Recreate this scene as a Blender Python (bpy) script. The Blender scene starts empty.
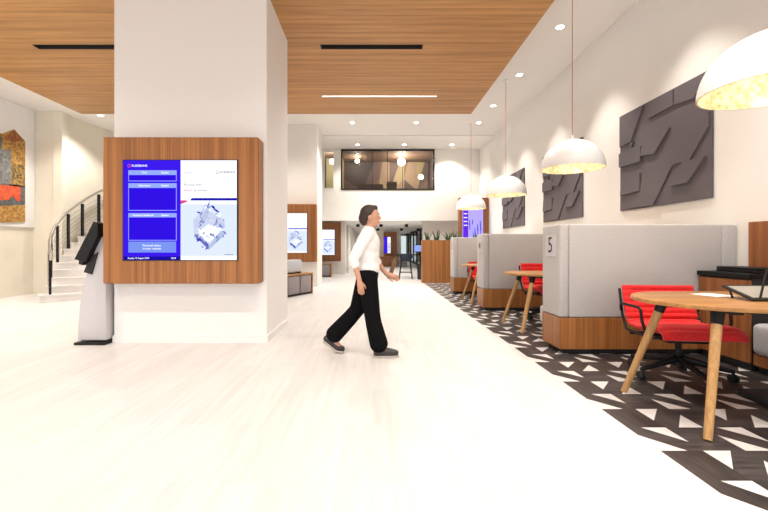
import bpy, bmesh, math, random
from mathutils import Vector, Matrix
random.seed(7)
R = math.radians
PI = math.pi
SC = bpy.context.scene
COL = SC.collection

# ------------------------------------------------------------------ camera
EYE = 1.15          # camera height; x right, y into the room, z up
F = 400.0           # focal length in pixels of a 768 wide frame
CX, CY = 373.0, 247.5
cam_d = bpy.data.cameras.new('camera')
cam = bpy.data.objects.new('camera', cam_d); COL.objects.link(cam)
cam.location = (0, 0, EYE); cam.rotation_euler = (R(90), 0, 0)
cam_d.sensor_width = 36; cam_d.lens = 36 * F / 768
cam_d.shift_x = (384 - CX) / 768; cam_d.shift_y = -(256 - CY) / 768
cam_d.clip_end = 200; cam_d.clip_start = 0.05
SC.camera = cam
# ------------------------------------------------------------------ world, lights, exposure
SC.view_settings.view_transform = 'Standard'
SC.view_settings.look = 'None'
SC.view_settings.gamma = 1
SC.view_settings.use_curve_mapping = False
SC.view_settings.exposure = -0.30
W = bpy.data.worlds.new('world'); SC.world = W; W.use_nodes = True
W.node_tree.nodes['Background'].inputs[0].default_value = (0.93, 0.96, 1.0, 1)
W.node_tree.nodes['Background'].inputs[1].default_value = 2.2
Z_CEIL = 4.79       # white ceiling
Z_RAFT = 4.25       # timber ceiling raft
X_WALL = 3.9
WARM = (1.0, 0.93, 0.85)

def spot(x, y, z, power, ang=95, blend=0.6, col=WARM, size=0.06):  # used for the built downlights and for added fill lamps without fixtures
    d = bpy.data.lights.new('downlight_or_fill', 'SPOT')
    d.energy = power; d.color = col; d.spot_size = R(ang); d.spot_blend = blend; d.shadow_soft_size = size
    o = bpy.data.objects.new('downlight_or_fill', d); COL.objects.link(o); o.location = (x, y, z)
    return o
DL_SIDE = [(3.08, y) for y in (6.59, 8.42, 10.25, 11.65)]
DL_ROW1 = [(-0.60, 11.65), (1.26, 11.65)]
DL_ROW2 = [(-0.54, 14.0), (1.10, 14.0), (2.76, 14.0)]
DL_LEFT = [(-6.93, 9.0), (-6.98, 10.25)]
P_SIDE = 260
for x, y in DL_SIDE: spot(x, y, Z_CEIL - .05, P_SIDE, 78, .55)
for y in (4.76, 2.93, 1.10, -0.7): spot(3.08, y, Z_CEIL - .05, P_SIDE, 78, .55)  # side row carried on out of view, lamps added to light the room
for x, y in DL_ROW1: spot(x, y, Z_CEIL - .05, 400, 130)
for x, y in DL_ROW2: spot(x, y, Z_CEIL - .07, 260, 120)
for x, y in DL_LEFT: spot(x, y, 4.47, 260, 120)
for x, y in ((-7.6, 7.2), (-7.6, 5.0), (-7.6, 2.8)): spot(x, y, 4.47, 300, 120)  # unseen lamps added over the left side for light, no fixtures
for x, y in ((-2.6, 9.9), (-4.6, 10.6)): spot(x, y, Z_CEIL - .05, 220, 130)  # added fill lamps hidden behind the column, no downlights there
for x in (-6, -4, -0.4, 1.6):  # added fill lamps under the raft, which holds no downlights
    for y in (0.2, 2.6):
        spot(x, y, Z_RAFT - .03, 260, 140, .8)
for x in (-0.4, 1.6, -5.2): spot(x, 7.3, Z_RAFT - .03, 230, 140, .8)  # more added fill under the raft, without fixtures

# ------------------------------------------------------------------ node materials
def new_mat(name):
    m = bpy.data.materials.new(name); m.use_nodes = True
    nt = m.node_tree; b = nt.nodes['Principled BSDF']
    return m, nt, b
def plain(name, col, rough=0.6, metal=0.0, noise=0.0, nscale=30, bump=0.0, spec=None, emit=None, estr=0):
    m, nt, b = new_mat(name)
    b.inputs['Base Color'].default_value = (*col, 1)
    b.inputs['Roughness'].default_value = rough; b.inputs['Metallic'].default_value = metal
    if spec is not None: b.inputs['Specular IOR Level'].default_value = spec
    if emit: b.inputs['Emission Color'].default_value = (*emit, 1); b.inputs['Emission Strength'].default_value = estr
    if noise or bump:
        tc = nt.nodes.new('ShaderNodeTexCoord'); n = nt.nodes.new('ShaderNodeTexNoise')
        n.inputs['Scale'].default_value = nscale; n.inputs['Detail'].default_value = 4
        nt.links.new(tc.outputs['Object'], n.inputs['Vector'])
        if noise:
            r = nt.nodes.new('ShaderNodeValToRGB')
            r.color_ramp.elements[0].position = .3; r.color_ramp.elements[1].position = .7
            r.color_ramp.elements[0].color = (*[c * (1 - noise) for c in col], 1)
            r.color_ramp.elements[1].color = (*[min(1, c * (1 + noise)) for c in col], 1)
            nt.links.new(n.outputs['Fac'], r.inputs['Fac']); nt.links.new(r.outputs['Color'], b.inputs['Base Color'])
        if bump:
            bp = nt.nodes.new('ShaderNodeBump'); bp.inputs['Strength'].default_value = bump; bp.inputs['Distance'].default_value = .01
            nt.links.new(n.outputs['Fac'], bp.inputs['Height']); nt.links.new(bp.outputs['Normal'], b.inputs['Normal'])
    return m
def wood(name, dark, light, axis='Z', rough=.45, fine=55, along=.9, strip=None):
    """grain runs along axis; strip = width of veneer strips across the grain"""
    m, nt, b = new_mat(name)
    tc = nt.nodes.new('ShaderNodeTexCoord'); mp = nt.nodes.new('ShaderNodeMapping')
    s = {'X': (along, fine, fine), 'Y': (fine, along, fine), 'Z': (fine, fine, along)}[axis]
    mp.inputs['Scale'].default_value = s
    nt.links.new(tc.outputs['Object'], mp.inputs['Vector'])
    n = nt.nodes.new('ShaderNodeTexNoise'); n.inputs['Scale'].default_value = 1; n.inputs['Detail'].default_value = 5
    n.inputs['Distortion'].default_value = .4
    nt.links.new(mp.outputs['Vector'], n.inputs['Vector'])
    mp2 = nt.nodes.new('ShaderNodeMapping'); mp2.inputs['Scale'].default_value = tuple(v * .16 for v in s)
    nt.links.new(tc.outputs['Object'], mp2.inputs['Vector'])
    n2 = nt.nodes.new('ShaderNodeTexNoise'); n2.inputs['Scale'].default_value = 1; n2.inputs['Detail'].default_value = 2
    nt.links.new(mp2.outputs['Vector'], n2.inputs['Vector'])
    ad = nt.nodes.new('ShaderNodeMath'); ad.operation = 'ADD'
    nt.links.new(n.outputs['Fac'], ad.inputs[0]); nt.links.new(n2.outputs['Fac'], ad.inputs[1])
    hf = nt.nodes.new('ShaderNodeMath'); hf.operation = 'MULTIPLY'; hf.inputs[1].default_value = .5
    nt.links.new(ad.outputs[0], hf.inputs[0])
    r = nt.nodes.new('ShaderNodeValToRGB'); e = r.color_ramp.elements
    e[0].position = .40; e[1].position = .60; e[0].color = (*dark, 1); e[1].color = (*light, 1)
    nt.links.new(hf.outputs[0], r.inputs['Fac']); nt.links.new(r.outputs['Color'], b.inputs['Base Color'])
    b.inputs['Roughness'].default_value = rough
    return m
def floor_mat():
    m, nt, b = new_mat('pale oak planks')
    tc = nt.nodes.new('ShaderNodeTexCoord'); mp = nt.nodes.new('ShaderNodeMapping')
    mp.inputs['Rotation'].default_value = (0, 0, R(90))
    nt.links.new(tc.outputs['Object'], mp.inputs['Vector'])
    br = nt.nodes.new('ShaderNodeTexBrick'); br.inputs['Scale'].default_value = 1
    br.inputs['Brick Width'].default_value = 1.3; br.inputs['Row Height'].default_value = .18
    br.inputs['Mortar Size'].default_value = .0012; br.inputs['Color1'].default_value = (.685, .675, .665, 1)
    br.inputs['Color2'].default_value = (.735, .727, .718, 1); br.inputs['Mortar'].default_value = (.66, .635, .61, 1)
    nt.links.new(mp.outputs['Vector'], br.inputs['Vector'])
    m2 = nt.nodes.new('ShaderNodeMapping'); m2.inputs['Scale'].default_value = (22, 1.4, 1)
    nt.links.new(tc.outputs['Object'], m2.inputs['Vector'])
    n = nt.nodes.new('ShaderNodeTexNoise'); n.inputs['Scale'].default_value = 1; n.inputs['Detail'].default_value = 5
    nt.links.new(m2.outputs['Vector'], n.inputs['Vector'])
    r = nt.nodes.new('ShaderNodeValToRGB'); e = r.color_ramp.elements
    e[0].position = .3; e[1].position = .65; e[0].color = (.90, .89, .882, 1); e[1].color = (1, 1, 1, 1)
    nt.links.new(n.outputs['Fac'], r.inputs['Fac'])
    mx = nt.nodes.new('ShaderNodeMix'); mx.data_type = 'RGBA'; mx.blend_type = 'MULTIPLY'; mx.inputs['Factor'].default_value = 1
    nt.links.new(br.outputs['Color'], mx.inputs['A']); nt.links.new(r.outputs['Color'], mx.inputs['B'])
    nt.links.new(mx.outputs['Result'], b.inputs['Base Color'])
    b.inputs['Roughness'].default_value = .38
    return m
def fabric(name, c1, c2, scale=(340, 340, 60), bump=.04):
    m, nt, b = new_mat(name)
    tc = nt.nodes.new('ShaderNodeTexCoord'); mp = nt.nodes.new('ShaderNodeMapping'); mp.inputs['Scale'].default_value = scale
    nt.links.new(tc.outputs['Object'], mp.inputs['Vector'])
    n = nt.nodes.new('ShaderNodeTexNoise'); n.inputs['Scale'].default_value = 1; n.inputs['Detail'].default_value = 3
    nt.links.new(mp.outputs['Vector'], n.inputs['Vector'])
    r = nt.nodes.new('ShaderNodeValToRGB'); e = r.color_ramp.elements
    e[0].position = .35; e[1].position = .65; e[0].color = (*c1, 1); e[1].color = (*c2, 1)
    nt.links.new(n.outputs['Fac'], r.inputs['Fac']); nt.links.new(r.outputs['Color'], b.inputs['Base Color'])
    bp = nt.nodes.new('ShaderNodeBump'); bp.inputs['Strength'].default_value = bump; bp.inputs['Distance'].default_value = .003
    nt.links.new(n.outputs['Fac'], bp.inputs['Height']); nt.links.new(bp.outputs['Normal'], b.inputs['Normal'])
    b.inputs['Roughness'].default_value = .9; b.inputs['Specular IOR Level'].default_value = .15
    b.inputs['Sheen Weight'].default_value = .15
    return m
def glow(name, col, strength):
    m = bpy.data.materials.new(name); m.use_nodes = True; nt = m.node_tree
    nt.nodes.remove(nt.nodes['Principled BSDF'])
    e = nt.nodes.new('ShaderNodeEmission'); e.inputs[0].default_value = (*col, 1); e.inputs[1].default_value = strength
    nt.links.new(e.outputs[0], nt.nodes['Material Output'].inputs[0]); return m
def glass(name, col=(1, 1, 1), rough=.02):
    m, nt, b = new_mat(name)
    b.inputs['Base Color'].default_value = (*col, 1); b.inputs['Roughness'].default_value = rough
    b.inputs['Transmission Weight'].default_value = 1; b.inputs['IOR'].default_value = 1.3
    return m

M = {}
M['wall'] = plain('warm white paint', (.82, .795, .755), .8, noise=.015, nscale=3)
M['wall_pure'] = plain('white paint', (.84, .835, .825), .75)
M['ceil'] = plain('ceiling paint', (.84, .815, .775), .85)
M['stone'] = plain('cream limestone', (.78, .73, .62), .5, noise=.04, nscale=2)
M['floor'] = floor_mat()
M['dark_plank'] = wood('charcoal oak tiles', (.026, .023, .023), (.075, .067, .066), 'X', .42, 40, 3)
M['dark_plank2'] = wood('charcoal oak tiles darker', (.022, .019, .019), (.060, .052, .050), 'Y', .42, 40, 3)
M['raft'] = wood('bamboo ceiling veneer', (.32, .150, .042), (.53, .275, .092), 'X', .5, 85, 1.6)
M['oak_v'] = wood('oak veneer upright grain', (.225, .080, .018), (.40, .160, .042), 'Z', .42, 80, .8)
M['walnut_v'] = wood('reddish veneer upright grain', (.21, .068, .018), (.37, .140, .042), 'Z', .42, 80, .8)
M['oak_h'] = wood('oak top', (.31, .135, .034), (.46, .228, .070), 'X', .35, 40, 1.2)
M['oak_leg'] = wood('pale oak turned', (.42, .225, .078), (.60, .36, .145), 'Z', .4, 60, 2)
M['dark_leg'] = wood('brown timber', (.10, .045, .02), (.20, .10, .045), 'Z', .5, 40, 2)
M['fab'] = fabric('heather grey felt', (.39, .373, .365), (.54, .522, .515))
M['fab_l'] = fabric('light grey seat felt', (.44, .46, .50), (.58, .60, .64))
M['fab_m'] = fabric('mauve grey felt', (.25, .22, .23), (.34, .305, .32))
M['red'] = fabric('red wool', (.66, .018, .022), (.84, .045, .045), (160, 160, 160), .2)
M['black'] = plain('black powder coat', (.007, .007, .008), .5, spec=.3)
M['black_m'] = plain('black matt', (.018, .018, .02), .7)
M['navy'] = plain('navy shell', (.008, .012, .035), .5)
M['chrome'] = plain('brushed steel', (.55, .53, .50), .3, 1.0)
M['grey_m'] = plain('silver grey enamel', (.55, .54, .56), .4, 0.0, noise=.02)
M['acoustic'] = plain('charcoal felt panel', (.120, .104, .116), .8, noise=.10, nscale=70, bump=.05)
M['white_lac'] = plain('white lacquer', (.86, .855, .85), .3)
M['paper'] = plain('white paper', (.85, .85, .85), .7)
M['cord'] = plain('copper cord', (.50, .13, .06), .45, .3)
M['marble'] = plain('pale marble treads', (.80, .77, .74), .3, noise=.06, nscale=5)
M['soil'] = plain('soil', (.03, .02, .014), .95, noise=.4, nscale=60)
M['leaf'] = plain('snake plant green', (.035, .085, .03), .45, noise=.5, nscale=14)
M['bulb'] = glow('lamp glow', (1, .9, .74), 14)
M['globe'] = glow('globe glow', (1, .86, .66), 120)
M['lens'] = glow('downlight glow', (1, .92, .80), 30)
M['lin'] = glow('linear light glow', (1, .95, .88), 9)
M['skin'] = plain('skin', (.56, .30, .20), .55)
M['lips'] = plain('lips', (.40, .13, .11), .5)
M['hair'] = plain('dark brown hair', (.028, .015, .010), .55, noise=.4, nscale=90, bump=.4)
M['shirt'] = plain('white cotton', (.84, .82, .81), .85, noise=.03, nscale=20, bump=.15)
M['trouser'] = plain('black trousers', (.006, .006, .007), .9, noise=.2, nscale=60, spec=.08)
M['shoe'] = plain('black shoe', (.03, .026, .026), .4)
M['sole'] = plain('shoe rand', (.45, .40, .36), .6)
M['eye'] = plain('eye white', (.7, .68, .66), .3)
M['glass'] = glass('clear glass')
M['glass_d'] = plain('tinted glass', (.10, .085, .085), .03)
def gold():
    m, nt, b = new_mat('gold leaf')
    tc = nt.nodes.new('ShaderNodeTexCoord'); v = nt.nodes.new('ShaderNodeTexNoise'); v.inputs['Scale'].default_value = 22; v.inputs['Detail'].default_value = 5
    nt.links.new(tc.outputs['Object'], v.inputs['Vector'])
    r = nt.nodes.new('ShaderNodeValToRGB'); e = r.color_ramp.elements
    e[0].position = .35; e[1].position = .62; e[0].color = (.56, .43, .19, 1); e[1].color = (.82, .76, .56, 1)
    nt.links.new(v.outputs['Fac'], r.inputs['Fac']); nt.links.new(r.outputs['Color'], b.inputs['Base Color'])
    b.inputs['Roughness'].default_value = .4; b.inputs['Metallic'].default_value = .25
    return m
M['gold'] = gold()

# ------------------------------------------------------------------ mesh builder
class MB:
    def __init__(s): s.bm = bmesh.new(); s.mi = 0
    def _mark(s, faces):
        for f in faces: f.material_index = s.mi
    def poly(s, pts):
        f = s.bm.faces.new([s.bm.verts.new(p) for p in pts]); f.material_index = s.mi; return f
    def box(s, x0, x1, y0, y1, z0, z1, bev=0, seg=2, rot=None, at=None):
        t = bmesh.new()
        c = [(x, y, z) for z in (z0, z1) for y in (y0, y1) for x in (x0, x1)]
        v = [t.verts.new(p) for p in c]
        for q in ((0, 2, 3, 1), (4, 5, 7, 6), (0, 1, 5, 4), (2, 6, 7, 3), (0, 4, 6, 2), (1, 3, 7, 5)):
            t.faces.new([v[i] for i in q])
        s.bevel(t, bev, seg)
        s.merge(t, rot, at); return s
    def bevel(s, t, bev, seg):
        for f in t.faces: f.tag = True
        if bev:
            r = bmesh.ops.bevel(t, geom=t.edges[:], offset=bev, segments=seg, profile=.5, affect='EDGES')
            for f in r['faces']: f.tag = False
    def merge(s, t, rot=None, at=None):
        if rot is not None:
            m = rot.to_4x4() if isinstance(rot, Matrix) else Matrix.Rotation(rot, 4, 'Z')
            bmesh.ops.transform(t, matrix=m, verts=t.verts[:])
        if at is not None: bmesh.ops.translate(t, vec=Vector(at), verts=t.verts[:])
        bmesh.ops.recalc_face_normals(t, faces=t.faces[:])
        mp = {}
        for v in t.verts: mp[v] = s.bm.verts.new(v.co)
        for f in t.faces:
            try:
                g = s.bm.faces.new([mp[v] for v in f.verts]); g.material_index = s.mi; g.smooth = not f.tag
            except ValueError: pass
        t.free()
    def prism(s, pts, a, b, axis='Y', bev=0):
        """2-D outline pulled from a to b along axis; pts are the two other axes in x, y, z order"""
        t = bmesh.new()
        def p3(p, d):
            return {'X': (d, p[0], p[1]), 'Y': (p[0], d, p[1]), 'Z': (p[0], p[1], d)}[axis]
        A = [t.verts.new(p3(p, a)) for p in pts]; B = [t.verts.new(p3(p, b)) for p in pts]
        t.faces.new(A); t.faces.new(B[::-1])
        n = len(pts)
        for i in range(n): t.faces.new([A[i], B[i], B[(i + 1) % n], A[(i + 1) % n]])
        bmesh.ops.recalc_face_normals(t, faces=t.faces[:])
        s.bevel(t, bev, 2)
        s.merge(t); return s
    def rod(s, p, q, r0, r1=None, n=12, caps=True):
        return s.tube([p, q], [r0, r0 if r1 is None else r1], n, caps)
    def tube(s, pts, r, n=10, caps=True):
        pts = [Vector(p) for p in pts]
        rs = r if isinstance(r, (list, tuple)) else [r] * len(pts)
        t = bmesh.new(); rings = []; up = None
        for i, p in enumerate(pts):
            d = (pts[min(i + 1, len(pts) - 1)] - pts[max(i - 1, 0)]).normalized()
            if up is None:
                up = Vector((0, 0, 1)) if abs(d.z) < .9 else Vector((1, 0, 0))
            u = d.cross(up)
            if u.length < 1e-5: u = d.cross(Vector((0, 1, 0)))
            u.normalize(); w = u.cross(d).normalized(); up = w
            rings.append([t.verts.new(p + (u * math.cos(2 * PI * k / n) + w * math.sin(2 * PI * k / n)) * rs[i]) for k in range(n)])
        for i in range(len(rings) - 1):
            for k in range(n): t.faces.new([rings[i][k], rings[i][(k + 1) % n], rings[i + 1][(k + 1) % n], rings[i + 1][k]])
        if caps: t.faces.new(rings[0][::-1]); t.faces.new(rings[-1])
        s.merge(t); return s
    def lathe(s, prof, c=(0, 0, 0), n=32, flip=False):
        t = bmesh.new(); rings = []
        for r, z in prof:
            if r < 1e-6: rings.append([t.verts.new((c[0], c[1], c[2] + z))])
            else: rings.append([t.verts.new((c[0] + r * math.cos(2 * PI * k / n), c[1] + r * math.sin(2 * PI * k / n), c[2] + z)) for k in range(n)])
        for a, b in zip(rings, rings[1:]):
            for k in range(n):
                k2 = (k + 1) % n
                if len(a) == 1 and len(b) == 1: continue
                if len(a) == 1: t.faces.new([a[0], b[k2], b[k]])
                elif len(b) == 1: t.faces.new([a[k], a[k2], b[0]])
                else: t.faces.new([a[k], a[k2], b[k2], b[k]])
        s.merge(t); return s
    def ball(s, c, r, sc=(1, 1, 1), u=18, v=12, rot=None):
        t = bmesh.new(); bmesh.ops.create_uvsphere(t, u_segments=u, v_segments=v, radius=r)
        bmesh.ops.scale(t, vec=sc, verts=t.verts[:]); s.merge(t, rot, c); return s
    def build(s, name, mats, parent=None, o=(0, 0, 0), smooth=35, kind=None, label=None):
        me = bpy.data.meshes.new(name)
        if o != (0, 0, 0): bmesh.ops.translate(s.bm, vec=-Vector(o), verts=s.bm.verts[:])
        s.bm.to_mesh(me); s.bm.free()
        for m in (mats if isinstance(mats, (list, tuple)) else [mats]): me.materials.append(m)
        if smooth: me.set_sharp_from_angle(angle=R(smooth))
        else: me.polygons.foreach_set('use_smooth', [False] * len(me.polygons))
        ob = bpy.data.objects.new(name, me); COL.objects.link(ob)
        if parent is not None: ob.parent = parent
        if kind: ob['kind'] = kind
        if label: ob['label'] = label
        return ob

def tag(o, label, cat, group=None):
    o['label'] = label; o['category'] = cat
    if group: o['group'] = group
    return o
def thing(name, label, cat, loc=(0, 0, 0), rz=0, group=None):
    o = bpy.data.objects.new(name, None); COL.objects.link(o); o.empty_display_size = .1
    o.location = loc; o.rotation_euler = (0, 0, rz)
    return tag(o, label, cat, group)
def copy_tree(o, parent=None):
    c = o.copy(); COL.objects.link(c)
    if parent is not None: c.parent = parent
    for ch in [x for x in COL.objects if x.parent == o]: copy_tree(ch, c)
    return c
def struct(mb, name, mats, smooth=0): return mb.build(name, mats, smooth=smooth, kind='structure')
def text(body, size, mat, x, y, z, parent=None, align='LEFT', rot=(R(90), 0, 0), depth=.0006, name='lettering', o=(0, 0, 0)):
    cu = bpy.data.curves.new('t', 'FONT'); cu.body = body; cu.size = size; cu.align_x = align; cu.align_y = 'CENTER'; cu.extrude = depth
    t = bpy.data.objects.new('t', cu); COL.objects.link(t)
    bpy.context.view_layer.update()
    me = bpy.data.meshes.new_from_object(t.evaluated_get(bpy.context.evaluated_depsgraph_get()))
    bpy.data.objects.remove(t); bpy.data.curves.remove(cu)
    me.materials.clear(); me.materials.append(mat)
    ob = bpy.data.objects.new(name, me); COL.objects.link(ob)
    ob.location = (x - o[0], y - o[1], z - o[2]); ob.rotation_euler = rot
    if parent is not None: ob.parent = parent
    return ob

# ================================================================== STRUCTURE
# floor: pale planks, and a band of charcoal tiles with pale triangles under the booths
FX0, FW, FD, FY0 = 1.625, .2425, .2925, 2.264
b = MB()
Y_PAT0, Y_PAT1 = -3, 36     # row range
def tri(p): b.mi = 0; b.poly([(x, y, 0) for x, y in p])
def drk(p, k): b.mi = k; b.poly([(x, y, 0) for x, y in p])
ncol = 10
xs_end = FX0 + FW * ncol
for r in range(Y_PAT0, Y_PAT1):
    for c in range(ncol):
        x0 = FX0 + c * FW; x1 = x0 + FW; y0 = FY0 + r * FD; y1 = y0 + FD
        a, d = .155, .19
        if c % 2 == 0 and r % 2 == 0:
            tri([(x0, y0), (x0 + a, y0), (x0, y0 + d)]); tri([(x1, y1), (x1 - a, y1), (x1, y1 - d)])
            drk([(x0 + a, y0), (x1, y0), (x1, y1 - d), (x1 - a, y1), (x0, y1), (x0, y0 + d)], 1 + (r // 2 + c // 2) % 2)
        elif c % 2 == 1 and r % 2 == 1:
            tri([(x0, y1), (x0, y1 - d), (x0 + a, y1)]); tri([(x1, y0), (x1, y0 + d), (x1 - a, y0)])
            drk([(x0, y0), (x1 - a, y0), (x1, y0 + d), (x1, y1), (x0 + a, y1), (x0, y1 - d)], 2 - (r // 2 + c // 2) % 2)
        else:
            drk([(x0, y0), (x1, y0), (x1, y1), (x0, y1)], 1 + (r + c // 2) % 2)
b.mi = 0
ya, yb = FY0 + Y_PAT0 * FD, FY0 + Y_PAT1 * FD
b.poly([(-8.6, -4, 0), (FX0, -4, 0), (FX0, 15, 0), (-8.6, 15, 0)])
b.poly([(-8.6, 15, 0), (4.2, 15, 0), (4.2, 36, 0), (-8.6, 36, 0)])
b.poly([(FX0, yb, 0), (4.2, yb, 0), (4.2, 15, 0), (FX0, 15, 0)])
b.poly([(FX0, -4, 0), (4.2, -4, 0), (4.2, ya, 0), (FX0, ya, 0)])
b.poly([(xs_end, ya, 0), (4.2, ya, 0), (4.2, yb, 0), (xs_end, yb, 0)])
struct(b, 'floor', [M['floor'], M['dark_plank'], M['dark_plank2']])

Y_BACK = 14.63
struct(MB().box(X_WALL, X_WALL + .2, -4, 16.5, 0, 5.0), 'wall_right', M['wall'])
struct(MB().box(-8.65, -8.45, -4, 9.95, 0, 5.0), 'wall_left', M['stone'])
# curved wall around the stair
SCX, SCY = -4.4, 10.6
b = MB(); RW = 3.4
angs = [R(191 - k * 6) for k in range(20)]
out = [(SCX + RW * math.cos(a), SCY + RW * math.sin(a)) for a in angs]
inn = [(SCX + (RW + .2) * math.cos(a), SCY + (RW + .2) * math.sin(a)) for a in angs]
b.prism(out + inn[::-1], 0, 5.0, 'Z')
struct(b, 'wall_stair_curve', M['stone'], 40)
struct(MB().box(-8.45, out[0][0], 9.95, 10.15, 0, 5.0), 'wall_stair', M['stone'])
# back wall above the low opening, with two window holes
SOF = 2.134
WX0, WX1, WZ0, WZ1 = -1.17, 2.25, 3.25, 4.74
SX0, SX1, SZ0, SZ1 = -1.785, -1.434, 3.31, 4.66
b = MB(); y0, y1 = Y_BACK, Y_BACK + .18
for x0, x1, z0, z1 in ((-5, SX0, SOF, 4.85), (SX0, SX1, SOF, SZ0), (SX0, SX1, SZ1, 4.85), (SX1, WX0, SOF, 4.85), (WX0, WX1, SOF, WZ0), (WX0, WX1, WZ1, 4.85), (WX1, X_WALL, SOF, 4.85)):
    b.box(x0, x1, y0, y1, z0, z1)
struct(b, 'wall_back', M['wall'])
# ceilings
b = MB()
b.box(-4.0, X_WALL, -4, 12.94, Z_CEIL, Z_CEIL + .2); b.box(-5.0, X_WALL, 12.94, Y_BACK, Z_CEIL - .035, Z_CEIL + .2)
struct(b, 'ceiling', M['ceil'])
struct(MB().box(-8.65, -4.0, -4, 14.6, 4.54, 4.99), 'ceiling_left', M['ceil'])
# timber raft with slots
RX0, RX1, RY1 = -6.77, 2.276, 9.29
S1 = (6.11, 6.26); S2 = (8.17, 8.24)
b = MB(); zz = (Z_RAFT, Z_RAFT + .07)
b.box(RX0, RX1, -4, S1[0], *zz)
for x0, x1 in ((RX0, -5.22), (-3.64, -.81), (.77, RX1)): b.box(x0, x1, *S1, *zz)
b.box(RX0, RX1, S1[1], S2[0], *zz)
for x0, x1 in ((RX0, -1.05), (1.31, RX1)): b.box(x0, x1, *S2, *zz)
b.box(RX0, RX1, S2[1], RY1, *zz)
struct(b, 'ceiling_raft', M['raft'])
b = MB()
for x0, x1 in ((-5.22, -3.64), (-.81, .77)):
    za, zb_, t_ = Z_RAFT + .002, Z_RAFT + .30, .012
    b.box(x0, x1, S1[0], S1[0] + t_, za, zb_); b.box(x0, x1, S1[1] - t_, S1[1], za, zb_); b.box(x0, x0 + t_, S1[0], S1[1], za, zb_); b.box(x1 - t_, x1, S1[0], S1[1], za, zb_); b.box(x0, x1, S1[0], S1[1], zb_, zb_ + t_)
struct(b, 'trim_1', M['black_m'])
# column and far pier
KX0, KX1, KY0, KY1 = -3.134, -1.285, 4.84, 6.01
struct(MB().box(KX0, KX1, KY0, KY1, 0, 4.6, .006, 1), 'wall_column', M['wall_pure'])
b = MB()
b.box(KX0 - .012, KX1 + .012, KY0 - .012, KY0 + .01, 0, .085); b.box(KX1 - .01, KX1 + .012, KY0 + .0101, KY1, 0, .085); b.box(KX0 - .012, KX0 + .01, KY0 + .0101, KY1, 0, .085)
struct(b, 'baseboard_column', M['wall_pure'])
PX0, PX1, PY0, PY1 = -3.5, -1.636, 11.79, 12.85
struct(MB().box(PX0, PX1, PY0, PY1, 0, 4.85, .006, 1), 'wall_pier', M['wall'])
struct(MB().box(PX0 - .01, PX1 + .012, PY0 - .012, PY1 + .01, 0, .09), 'baseboard_pier', M['wall_pure'])
# zone beyond the opening
b = MB(); b.box(-5.0, X_WALL, Y_BACK + .18, 36, 2.30, 2.4)
struct(b, 'ceiling_back', M['ceil'])
struct(MB().box(-5.0, -1.2, 17.4, 17.6, 0, 2.3), 'wall_recess', M['wall'])
struct(MB().box(-1.4, -1.2, 17.6, 35, 0, 2.3), 'wall_passage', M['wall'])
struct(MB().box(1.9, X_WALL, 15.2, 15.4, 0, 2.3), 'wall_behind_planter', M['wall'])
struct(MB().box(-1.4, 4.0, 35, 35.2, 0, 2.3), 'wall_far', M['wall'])
struct(MB().box(2.95, 3.15, 15.4, 20, 0, 2.3), 'wall_passage_side', M['wall'])
struct(MB().box(-5.2, -5.0, 12.9, 17.5, 0, 5), 'wall_alcove', M['wall'])
for x in (-.2, 1.3):
    for y in (17, 20.5, 25, 30): spot(x, y, 2.28, 170, 150, .8)

# windows in the back wall
def window(n, x0, x1, z0, z1, mull, fr=.05):
    b = MB(); ya = Y_BACK - .02; yb_ = Y_BACK + .06
    b.box(x0, x1, ya, yb_, z0, z0 + fr); b.box(x0, x1, ya, yb_, z1 - fr, z1); b.box(x0, x0 + fr, ya, yb_, z0 + fr, z1 - fr); b.box(x1 - fr, x1, ya, yb_, z0 + fr, z1 - fr)
    for t in mull: b.box(t - .008, t + .008, ya + .02, yb_ - .01, z0 + fr, z1 - fr)
    w = struct(b, 'window_%d' % n, M['black'] if n == 1 else M['wall'])
    MB().box(x0 + fr, x1 - fr, Y_BACK + .02, Y_BACK + .032, z0 + fr, z1 - fr).build('pane', M['glass'], w, kind='structure')
    return w
window(1, WX0, WX1, WZ0, WZ1, [-.03, .53, 1.08])
window(2, SX0, SX1, SZ0, SZ1, [], .015)
# the upstairs room seen through them
UP = [plain('upstairs panel %d' % i, c, .6) for i, c in enumerate(((.075, .05, .045), (.16, .10, .075), (.05, .04, .045), (.28, .20, .14), (.11, .075, .075), (.33, .27, .16)))]
b = MB(); b.mi = 4
b.box(-1.95, 2.4, 17.5, 17.6, 3.0, 4.9); b.mi = 1; b.box(-1.95, 2.4, Y_BACK + .18, 17.5, 4.86, 4.95); b.mi = 2; b.box(-1.95, 2.4, Y_BACK + .18, 17.5, 3.0, 3.1)
b.mi = 2; b.box(-2.05, -1.95, Y_BACK + .18, 17.6, 3, 4.95); b.box(2.4, 2.5, Y_BACK + .18, 17.6, 3, 4.95); b.mi = 5; b.box(-1.36, -1.26, Y_BACK + .18, 17.5, 3, 4.95)
struct(b, 'wall_upstairs', UP)
d = bpy.data.lights.new('upstairs_fill', 'POINT'); d.energy = 60; d.color = (1, .9, .7); d.shadow_soft_size = .1  # lamp added to brighten the space behind the small window
l = bpy.data.objects.new('upstairs_fill', d); COL.objects.link(l); l.location = (-1.6, 15.6, 4.5)
struct(MB().box(-1.94, -1.37, 16.6, 16.7, 3.1, 4.86), 'wall_upstairs_side', plain('olive paint', (.36, .33, .20), .8))
b = MB()
cx_ = [-1.25, -.45, .28, .72, 1.35, 1.9, 2.39]
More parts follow.
